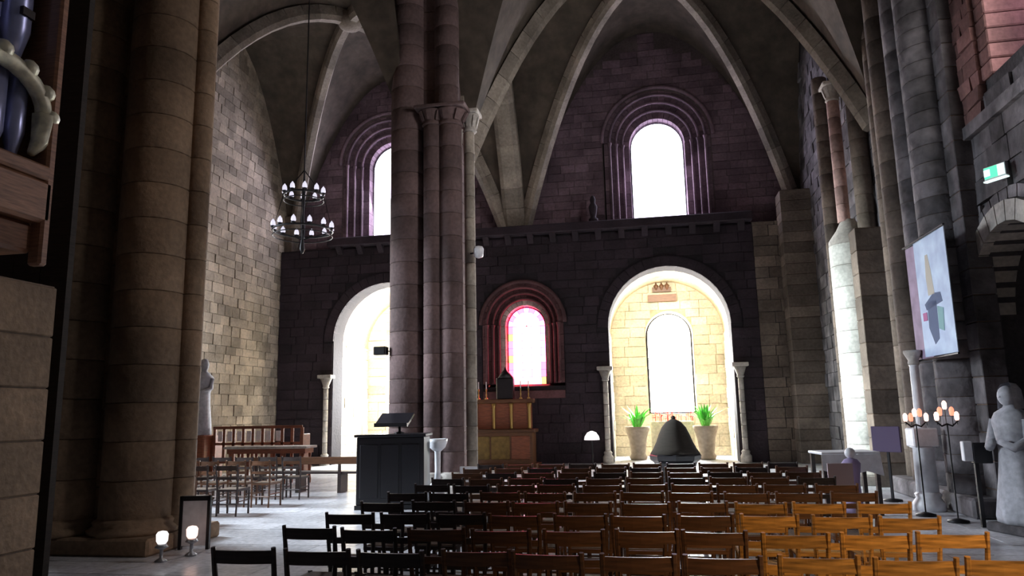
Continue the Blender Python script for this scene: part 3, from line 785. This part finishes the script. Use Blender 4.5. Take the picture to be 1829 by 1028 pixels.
for i in range(5):
    for s in (-1, 1): MB().lathe([(.04, 0), (.05, .1), (.03, .2), (.045, .45), (.03, .65), (.045, .76)], 8, (-1.0 + i * .5, s * .2)).build('leg', M['redwood'], o, True)

o = empty('long_bench', (-7.35, 15.75, 0), label='long dark wooden bench behind the left aisle chairs', cat='bench')
MB().box(-1.6, 1.6, -.18, .2, .41, .46).build('seat', M['dark'], o, bevel=.01)
MB().box(-1.6, 1.6, -.22, -.17, .62, .78).build('back_rail', M['brown'], o, bevel=.01)
for x in (-1.5, -.5, .5, 1.5):
    MB().box(x - .04, x + .04, -.2, .18, 0, .41).build('leg', M['dark'], o)
    MB().box(x - .03, x + .03, -.21, -.17, .41, .64).build('back_support', M['dark'], o)
# black lectern / console box in front of the middle pier
o = empty('reading_console', (-4.75, 13.2, 0), rz=radians(8), label='big black box-shaped console in front of the middle pier', cat='console')
MB().box(-.62, .62, -.3, .4, .08, 1.28).build('body', M['black'], o, bevel=.015)
MB().box(-.66, .66, -.34, .44, 1.28, 1.33).build('top_board', M['black'], o, bevel=.01)
MB().box(-.64, .64, -.32, .42, 0, .08).build('foot_board', M['black'], o)
for i in range(3): MB().box(-.55 + i * .38, -.22 + i * .38, -.325, -.3, .2, 1.15).build('front_panel', M['black'], o, bevel=.01)
o = empty('book_stand', (-4.75, 13.25, 1.33), label='black slanted book stand on top of the black console', cat='stand')
MB().lathe([(.1, 0), (.1, .02), (.025, .04), (.025, .2)], 12, (.1, 0)).build('foot', M['black'], o, True)
MB().add([(-.32, -.2, .17), (.32, -.2, .17), (.32, .2, .38), (-.32, .2, .38), (-.32, -.18, .13), (.32, -.18, .13), (.32, .22, .34), (-.32, .22, .34)],
         [(0, 1, 2, 3), (4, 7, 6, 5), (0, 4, 5, 1), (1, 5, 6, 2), (2, 6, 7, 3), (3, 7, 4, 0)]).build('desk', M['black'], o)
MB().box(-.32, .32, -.23, -.19, .13, .2).build('book_lip', M['black'], o)
o = empty('wall_speaker', (-5.62, 14.85, 3.02), label='small black loudspeaker on the left side of the middle pier', cat='speaker')
MB().box(-.16, .12, -.1, .1, -.08, .1).build('cabinet', M['black'], o, bevel=.015); MB().bar((.1, .02, 0), (.35, .1, 0), .03).build('bracket', M['black'], o)
MB().box(-.13, .09, -.112, -.1, -.06, .08).build('grille', M['iron'], o)
o = empty('pier_lamp', (-3.5, 15.0, 5.1), label='small white floodlight fixed to the right shaft of the middle pier', cat='lamp')
MB().lathe([(.03, -.13), (.1, -.1), (.12, .06), (.09, .12), (.02, .14)], 12).build('housing', M['white'], o, True); MB().bar((-.2, .1, 0), (0, 0, 0), .03).build('bracket', M['iron'], o)
# white stoup
o = empty('marble_stoup', (-4.12, 13.95, 0), label='white marble holy water stoup on a slim stem right of the black console', cat='stoup')
MB().lathe([(.2, 0), (.2, .08), (.14, .12), (.16, .2), (.12, .26), (.15, .34), (.07, .42)], 16).build('foot', M['white'], o, True)
MB().lathe([(.065, .4), (.055, .6), (.06, .95), (.08, .98)], 12).build('stem', M['white'], o, True)
MB().lathe([(.08, .97), (.15, 1.03), (.19, 1.13), (.2, 1.2), (.17, 1.2), (.12, 1.12), (.01, 1.1)], 16).build('bowl', M['white'], o, True)
# pale notice block at foot of pier
o = empty('notice_board', (-3.35, 13.6, 0), rz=radians(-5), label='pale notice board standing at the right foot of the middle pier', cat='sign')
MB().box(-.24, .24, -.02, .02, .12, .7).build('board', M['white'], o, bevel=.008)
for s in (-1, 1): MB().bar((s * .2, -.12, 0), (s * .2, 0, .5), .03).bar((s * .2, .18, 0), (s * .2, 0, .6), .03).build('leg', M['iron'], o)

# chapel altar below the red window
o = empty('side_altar', (-4.6, 22.7, 0), label='carved wooden side altar with a gilt front under the red stained-glass window', cat='altar')
MB().box(-1.15, 1.15, -.45, .45, 0, .12).build('step', M['brown'], o, bevel=.01)
MB().box(-1.0, 1.0, -.35, .35, .12, 1.05).build('body', M['brown'], o)
MB().box(-1.08, 1.08, -.42, .4, 1.05, 1.15).build('table_slab', M['brown'], o, bevel=.015)
for i in range(3): MB().box(-.92 + i * .63, -.34 + i * .63, -.38, -.35, .25, .95).build('front_panel', M['oldgilt'] if i < 2 else M['redwood'], o, bevel=.015)
rd = MB().box(-.9, .9, .1, .35, 1.15, 1.95).build('reredos', M['redwood'], o, bevel=.01)
MB().box(-1.0, 1.0, .05, .38, 1.95, 2.08).build('cornice', M['brown'], o, bevel=.02)
for s in (-1, -.33, .33, 1): MB().lathe([(.07, 1.15), (.05, 1.2), (.05, 1.8), (.08, 1.95)], 8, (s * .85, .06)).build('colonnette', M['brass'], rd, True)
tb = MB().box(-.2, .35, .08, .36, 2.08, 2.75).build('tabernacle', M['black'], o, bevel=.03)
MB().lathe([(.26, 2.75), (.15, 2.9), (.05, 3.0), (.01, 3.1)], 8, (.08, .22)).build('tabernacle_dome', M['black'], tb, True)
for i, x in enumerate((-.75, -.5, .6, .85)):
    c = empty('altar_candlestick', (-4.6 + x, 22.7, 2.08), label='brass candlestick on the side altar, %s from the left' % ORD[i], cat='candlestick', group='candlesticks on the side altar')
    MB().lathe([(.06, 0), (.05, .03), (.015, .06), (.025, .15), (.012, .2), (.03, .32)], 8).build('stick', M['brass'], c, True)
    MB().lathe([(.015, .32), (.015, .55)], 8).build('candle', M['white'], c)

# font with conical cover in front of the right chapel
o = empty('baptismal_font', (.5, 18.0, 0), label='dark baptismal font with a conical cover standing before the bright right chapel', cat='font')
MB().lathe([(.66, 0), (.66, .08), (.6, .08), (.6, .16)], 8).build('steps', M['black'], o)
MB().lathe([(.52, .16), (.48, .2), (.46, .32), (.5, .44), (.58, .5), (.6, .6), (.57, .64)], 8).build('basin', M['black'], o)
MB().lathe([(.58, .64), (.5, .76), (.42, .92), (.36, 1.08), (.28, 1.25), (.17, 1.38), (.05, 1.44)], 10).build('cover', M['blackwood'], o, True)
MB().ball((0, 0, 1.47), .055).build('knob', M['blackwood'], o, True)
def plant(name, x, y, label, flip):  # added plants standing in for green light cast by the glass
    o = empty(name, (x, y, 0), label=label, cat='plant', group='added plants in the right chapel')
    MB().lathe([(.26, 0), (.3, .1), (.24, .2), (.3, .7), (.4, 1.0), (.42, 1.1), (.36, 1.1), (.34, 1.04), (.01, 1.03)], 16).build('pot', M['pot'], o, True)
    R_ = random.Random(flip)
    for k in range(34):
        t = R_.uniform(0, 6.28); ln = R_.uniform(.45, 1.0); lean = R_.uniform(.1, .55)
        b = Vector((cos(t) * .1, sin(t) * .1, 1.03)); d = Vector((cos(t) * lean, sin(t) * lean, 1)).normalized(); s = Vector((-sin(t), cos(t), 0)) * R_.uniform(.04, .08)
        mid = b + d * ln * .55; tip = b + d * ln + Vector((cos(t) * lean * .5, sin(t) * lean * .5, -.15 * ln))
        MB().add([b - s * .3, b + s * .3, mid + s, tip, mid - s, mid + Vector((cos(t), sin(t), 0)) * -.02], [(0, 1, 2, 5), (5, 2, 3), (5, 3, 4), (0, 5, 4)]).build('leaf', M['leaf'], o)
plant('added_plant', -.5, 25.5, 'added green plant in a stone pot, for cast green light, left of the chapel window', 4)
plant('added_plant', 1.75, 25.5, 'added green plant in a stone pot, for cast green light, right of the chapel window', 5)
# added red flowers for red light cast under the chapel window
o = empty('added_flower_trough', (.7, 26.6, 0), label='long added trough of red flowers for cast red light beneath the right chapel window', cat='flowers')
MB().box(-.75, .75, -.2, .2, 0, 1.25).build('trough', M['cream'], o, bevel=.03)
R_ = random.Random(8); 
for k in range(46):
    x, y, z = R_.uniform(-.72, .72), R_.uniform(-.18, .18), R_.uniform(1.32, 1.62); q = MB()
    for a in range(5):
        t = a * 2 * pi / 5; q.add([(x, y, z), (x + .07 * cos(t - .4), y + .07 * sin(t - .4), z + .03), (x + .1 * cos(t), y + .1 * sin(t), z + .045), (x + .07 * cos(t + .4), y + .07 * sin(t + .4), z + .03)], [(0, 1, 2, 3)])
    q.bar((x, y, 1.22), (x, y, z), .012).build('flower', M['petal'], o)
# chapel crest and plaque over window
o = empty('wall_crest', (.6, 27.42, 6.12), label='dark iron crest and bar on the chapel wall above its window', cat='ornament')
MB().box(-.52, .52, -.04, .04, -.5, -.24).build('bar', M['brown'], o)
for i in range(3): MB().lathe([(.02, -.1), (.07, 0), (.09, .1), (.03, .16), (.01, .22)], 8, (-.2 + .2 * i, 0)).build('crest_point', M['brown'], o, True)
MB().box(-.34, .34, -.03, .03, -.14, .04).build('crest_band', M['brown'], o)
# small wall plaque on the right jamb wall of the chapel
o = MB().box(-.03, .03, -.12, .12, -.24, .24).build('wall_plaque', M['brown'], None, False, (2.98, 25.9, 2.55), .01); tag(o, 'small dark plaque on the right side wall of the bright chapel', 'plaque')
o = empty('standing_crucifix', (-1.85, 23.0, 0), label='small white shaded lamp on a dark post left of the right chapel arch', cat='lamp')
MB().bar((0, 0, 0), (0, 0, .75), .05, n=8).build('post', M['iron'], o); MB().lathe([(.24, .78), (.22, .88), (.14, 1.0), (.03, 1.05)], 14).build('lamp_shade', M['lampw'], o, True)
o.name = 'post_lamp'

# chandelier, two tiers of candle bulbs
def ringlight(o, z, R, n, seed):
    MB().tube([(R * cos(2 * pi * k / 28), R * sin(2 * pi * k / 28), z) for k in range(29)], .022, 6).build('ring', M['iron'], o, True)
    MB().tube([(R * cos(2 * pi * k / 28), R * sin(2 * pi * k / 28), z - .12) for k in range(29)], .012, 6).build('ring', M['iron'], o, True)
    for k in range(n):
        t = 2 * pi * (k + .3) / n; x, y = R * cos(t), R * sin(t)
        cup = MB().lathe([(.02, z), (.055, z + .03), (.045, z + .05), (.03, z + .05)], 8, (x, y)).build('candle_cup', M['iron'], o, True)
        MB().lathe([(.035, z + .04), (.055, z + .08), (.045, z + .14), (.004, z + .2)], 8, (x, y)).build('candle_bulb', M['candle'], cup, True)
o = empty('chandelier', (-7.15, 14.1, 0), label='round iron two-tier chandelier with small white bulbs in the left aisle', cat='chandelier')
ringlight(o, 5.6, .62, 12, 1); ringlight(o, 6.38, .42, 10, 2)
MB().lathe([(.02, 5.1), (.06, 5.2), (.03, 5.4), (.05, 5.7), (.02, 6.0), (.04, 6.5), (.01, 7.0)], 8).build('stem', M['iron'], o, True)
for k in range(4):
    t = pi / 2 * k + .4
    MB().tube([(0, 0, 6.95), (.42 * cos(t), .42 * sin(t), 6.38), (.62 * cos(t), .62 * sin(t), 5.6), (0, 0, 5.4)], .012, 5).build('arm', M['iron'], o)
MB().bar((0, 0, 6.8), (0, 0, 13.2), .02).build('chain', M['iron'], o)

# exit signs
def exit_sign(x, y, z, rz, label):
    o = empty('exit_sign', (x, y, z), rz, label=label, cat='sign')
    MB().box(-.17, .17, .0, .06, -.1, .1).build('housing', M['silver'], o, bevel=.01)
    MB().box(-.15, .05, -.012, 0, -.08, .08).build('green_face', M['exitg'], o)
    MB().box(.05, .15, -.012, 0, -.08, .08).build('white_face', M['exitw'], o)
    MB().box(-.15, -.06, -.02, -.012, -.05, .05).build('white_figure', M['exitw'], o)
    MB().box(-.17, .17, -.02, .05, -.13, -.11).build('lamp_strip', M['exitw'], o)
exit_sign(5.0, 11.12, 4.95, radians(-60), 'green and white exit light on the rough right wall')
exit_sign(-12.9, 19.0, 3.55, radians(90), 'small green exit light on the far left wall beside the near pier')

# items at left pier foot
o = empty('stone_statue', (-12.45, 18.85, 0), label='narrow pale statue on a tall plinth seen just right of the near left pier', cat='statue')
MB().box(-.2, .2, -.2, .2, 0, .9).build('plinth', M['redwood'], o, bevel=.02)
MB().lathe([(.2, .9), (.19, 1.1), (.15, 1.5), (.14, 1.75), (.19, 1.95), (.2, 2.08), (.1, 2.18), (.06, 2.22), (.085, 2.3), (.09, 2.38), (.06, 2.46), (.01, 2.48)], 14).build('figure', M['plaster'], o, True)
for s in (-1, 1): MB().tube([(s * .18, 0, 2.05), (s * .21, -.06, 1.85), (s * .08, -.19, 1.78)], [.055, .05, .035], 7).build('arm', M['plaster'], o, True)
o.scale = (1.35, 1.35, 1.35)
o = empty('framed_notice', (-5.97, 9.0, 0), rz=radians(12), label='pale framed notice panel leaning at the foot of the near left pier', cat='sign')
MB().box(-.16, .16, -.01, .02, .05, .62).build('panel', M['white'], o); 
MB().box(-.2, -.16, -.03, .03, 0, .68).box(.16, .2, -.03, .03, 0, .68).box(-.2, .2, -.03, .03, .62, .68).build('frame', M['iron'], o)
def votive(x, y, z, mat, label):
    o = empty('votive_lamp', (x, y, z), label=label, cat='lamp')
    MB().lathe([(.07, -z), (.07, -z + .02), (.02, -z + .05), (.02, -.02), (.08, .01), (.05, .05)], 10).build('stand', M['silver'], o, True)
    MB().lathe([(.04, .04), (.065, .08), (.07, .16), (.05, .19), (.01, .2)], 10).build('glass', mat, o, True)
votive(-5.75, 8.62, .16, M['flamew'], 'glowing pinkish votive lamp on a low stand by the near left pier')
votive(-5.88, 8.22, .16, M['lampw'], 'glowing white votive lamp on a low stand left of the pinkish one')

# ------------------------------------------------------------------ right side furniture
o = empty('painted_banner', (4.48, 11.72, -.12), label='tall pale blue painted banner hanging on the rough right pier', cat='banner')
def bplane(y0, y1, z0, z1, off=0, th=.012): return MB().add([(off + x - .07 * (yy / 1.5), yy, zz) for x in (-th, 0) for yy in (y0, y1) for zz in (z0, z1)],
        [(0, 1, 3, 2), (4, 6, 7, 5), (0, 4, 5, 1), (2, 3, 7, 6), (0, 2, 6, 4), (1, 5, 7, 3)])
sky = plain('banner_pale_blue', (.55, .68, .95), .8, 0, .2, 3); bplane(0, 1.15, 2.55, 4.45).build('cloth', sky, o)
bplane(.85, 1.5, 2.5, 4.4, .004).build('side_panel', plain('banner_lilac', (.33, .25, .36), .8, 0, .25, 4), o)
def blob(pts, mat, name, off=-.014):
    n = len(pts); vs = [(off - .07 * (a / 1.5) + d, a, b) for d in (0, .004) for a, b in pts]
    MB().add(vs, [tuple(range(n)), tuple(range(2 * n - 1, n - 1, -1))] + [(i, (i + 1) % n, n + (i + 1) % n, n + i) for i in range(n)]).build(name, mat, o)
navy = plain('banner_navy', (.05, .09, .2), .8); teal = plain('banner_teal', (.2, .4, .42), .8); pinkb = plain('banner_pink', (.45, .12, .3), .8); beig = plain('banner_beige', (.5, .47, .4), .8)
blob([(.55, 3.5), (.6, 3.9), (.66, 4.15), (.75, 4.15), (.8, 3.8), (.78, 3.5)], beig, 'painted_column')
blob([(.3, 3.35), (.9, 3.28), (.95, 3.38), (.6, 3.52), (.35, 3.5)], navy, 'painted_arms')
blob([(.52, 3.4), (.85, 3.4), (.88, 3.0), (.72, 2.72), (.55, 2.8)], navy, 'painted_robe')
blob([(.3, 3.25), (.5, 3.3), (.52, 2.95), (.35, 2.9)], teal, 'painted_cloak', -.018)
blob([(.9, 3.25), (1.05, 3.25), (1.05, 3.12), (.9, 3.12)], pinkb, 'painted_flower', -.018)
MB().bar((-.02, -.04, 4.47), (-.1, 1.54, 4.43), .035, n=6).build('rod', M['iron'], o); MB().bar((-.02, -.04, 2.53), (-.1, 1.54, 2.5), .035, n=6).build('bottom_rod', M['iron'], o)

# pilaster shaft whitened for light along its edge, with candle brackets
o = empty('lit_edge_column', (4.3, 13.1, 0), label='slim stone column whitened as if lit, with a pedestal just left below the banner', cat='column')
MB().lathe([(.24, 0), (.24, .12), (.18, .2), (.2, .26), (.16, .3)], 16).build('base', M['white'], o, True)
MB().lathe([(.165, .3), (.155, .98), (.2, 1.0)], 16).build('pedestal', M['white'], o, True)
MB().box(-.19, .19, -.19, .19, 1.0, 1.3).build('die_block', M['white'], o, bevel=.02)
MB().lathe([(.09, 1.3), (.075, 1.4), (.07, 2.3), (.08, 2.32)], 14).build('shaft', M['white'], o, True)
MB().lathe([(.08, 2.32), (.09, 2.36), (.08, 2.4), (.14, 2.52), (.14, 2.56)], 14).build('capital', M['pale'], o, True)
def candelabra(x, y, z, label, n, seed):
    o = empty('candle_bracket', (x, y, z), label=label, cat='candelabra', group='votive candle brackets by the pale column')
    o.scale = (.72, .72, 1)
    MB().bar((0, 0, -z), (0, 0, -.05), .03, n=8).build('stand', M['iron'], o); MB().lathe([(.2, -z), (.2, -z + .03), (.03, -z + .06)], 12).build('foot', M['iron'], o, True)
    MB().tube([(-.22, 0, .0), (-.1, 0, -.08), (0, 0, -.05), (.1, 0, -.08), (.22, 0, .0)], .014, 5).build('arms', M['iron'], o)
    R_ = random.Random(seed)
    for k in range(n):
        xx = -.2 + .4 * k / (n - 1); zz = R_.choice((0, .07, .16)) ; yy = R_.uniform(-.06, .06)
        sp_ = MB().bar((xx, yy, -.06), (xx, yy, zz), .012).build('spike', M['iron'], o)
        MB().lathe([(.03, zz), (.045, zz + .02), (.05, zz + .09), (.03, zz + .12), (.006, zz + .13)], 8, (xx, yy)).build('votive_glass', M['flame'] if k % 2 else M['flamew'], sp_, True)
candelabra(4.04, 12.5, 1.42, 'iron stand of glowing red votive lights left of the pale column', 5, 1)
candelabra(4.25, 11.85, 1.44, 'iron stand of glowing red votive lights right of the pale column', 5, 2)
o = empty('purple_noticeboard', (4.1, 14.3, 0), rz=radians(-40), label='small purple notice board low on the wall left of the red votive lights', cat='sign')
MB().box(-.25, .25, -.02, .02, .85, 1.3).build('board', M['purple'], o, bevel=.01); MB().bar((0, .03, 0), (0, .03, .9), .04).build('post', M['iron'], o)
MB().lathe([(.16, 0), (.16, .03), (.03, .05)], 10, (0, .03)).build('foot', M['iron'], o, True)
o = empty('wall_box', (4.3, 11.4, .04), label='small white card holder on a dark post right of the pale column', cat='box')
MB().box(-.06, .06, -.05, .05, .85, 1.12).build('card', M['white'], o, bevel=.01); MB().box(.06, .3, -.06, .06, .82, 1.1).build('case', M['black'], o, bevel=.01)
MB().bar((.1, 0, -.04), (.1, 0, .85), .05).build('post', M['iron'], o)

# robed statue at the right edge
o = empty('robed_statue', (4.72, 10.95, 0), rz=radians(-70), label='pale grey robed stone statue at the right edge under the wall arch', cat='statue')
MB().box(-.32, .32, -.3, .3, 0, .12).build('plinth', M['rough'], o, bevel=.02)
prof = [(.3, .12), (.31, .2), (.27, .5), (.22, .85), (.2, 1.05), (.23, 1.3), (.25, 1.45), (.2, 1.55), (.09, 1.62), (.07, 1.66)]
bm_ = MB(); nn_ = 28
for r, z in prof:
    for i in range(nn_):
        t = 2 * pi * i / nn_; q = r * (1 + .05 * sin(7 * t + z * 2) * (1.3 - z * .7 if z < 1.2 else .2)); bm_.v.append((q * cos(t) * 1.1, q * sin(t) * .8, z))
for k in range(len(prof) - 1):
    for i in range(nn_): bm_.f.append((k * nn_ + i, k * nn_ + (i + 1) % nn_, (k + 1) * nn_ + (i + 1) % nn_, (k + 1) * nn_ + i))
bm_.f.append(tuple(range(nn_ - 1, -1, -1))); bm_.f.append(tuple((len(prof) - 1) * nn_ + i for i in range(nn_)))
for s in (-1, 1): bm_.tube([(s * .25, 0, 1.45), (s * .3, -.05, 1.2), (s * .2, -.2, 1.1), (s * .05, -.27, 1.18)], [.085, .075, .06, .04], 8)
bm_.ball((0, -.02, 1.77), .115, 14, 10, 1.2); bm_.add([(-.02, -.12, 1.78), (.02, -.12, 1.78), (0, -.155, 1.74), (0, -.12, 1.82)], [(0, 1, 2), (0, 2, 3), (1, 3, 2)])
bm_.build('figure', M['plaster'], o, True)
MB().lathe([(.16, 1.6), (.15, 1.75), (.14, 1.85), (.09, 1.93), (.01, 1.95)], 14, (0, .02), radians(-30), radians(210)).build('veil', M['plaster'], o, True)

# pale piano-like cloth table right behind the chairs
o = empty('cloth_table', (2.98, 12.7, 0), rz=radians(8), label='small table under a white cloth at the right end behind the chairs', cat='table')
MB().box(-.45, .45, -.3, .3, .93, .97).build('cloth', M['white'], o, bevel=.01)
MB().add([(-.45, -.3, .93), (.45, -.3, .93), (.47, -.33, .6), (.2, -.36, .68), (-.1, -.33, .6), (-.46, -.34, .7)], [(0, 1, 2, 3, 4, 5)]).build('cloth_drop', M['white'], o)
for s in (-1, 1):
    for q in (-1, 1): MB().box(s * .4 - .03, s * .4 + .03, q * .25 - .03, q * .25 + .03, 0, .93).build('leg', M['dark'], o)
o = empty('paper_sign', (2.27, 9.9, 0), rz=radians(4), label='pinkish paper sign on a low stand at the right end of the chairs', cat='sign')
MB().box(-.15, .15, -.01, .01, .62, .98).build('sheet', M['paper'], o); MB().bar((0, .02, 0), (0, .02, .7), .03).build('post', M['iron'], o)
MB().lathe([(.14, 0), (.14, .02), (.02, .04)], 10, (0, .02)).build('foot', M['iron'], o, True)
o = empty('draped_stand', (2.5, 10.3, 0), label='narrow lilac draped stand right of the pinkish paper sign', cat='stand')
MB().lathe([(.13, 0), (.12, .3), (.09, .7), (.12, .95), (.08, 1.0), (.01, 1.02)], 12).build('drape', M['lilac'], o, True)
MB().ball((0, 0, 1.08), .07).build('white_top', M['white'], o, True)
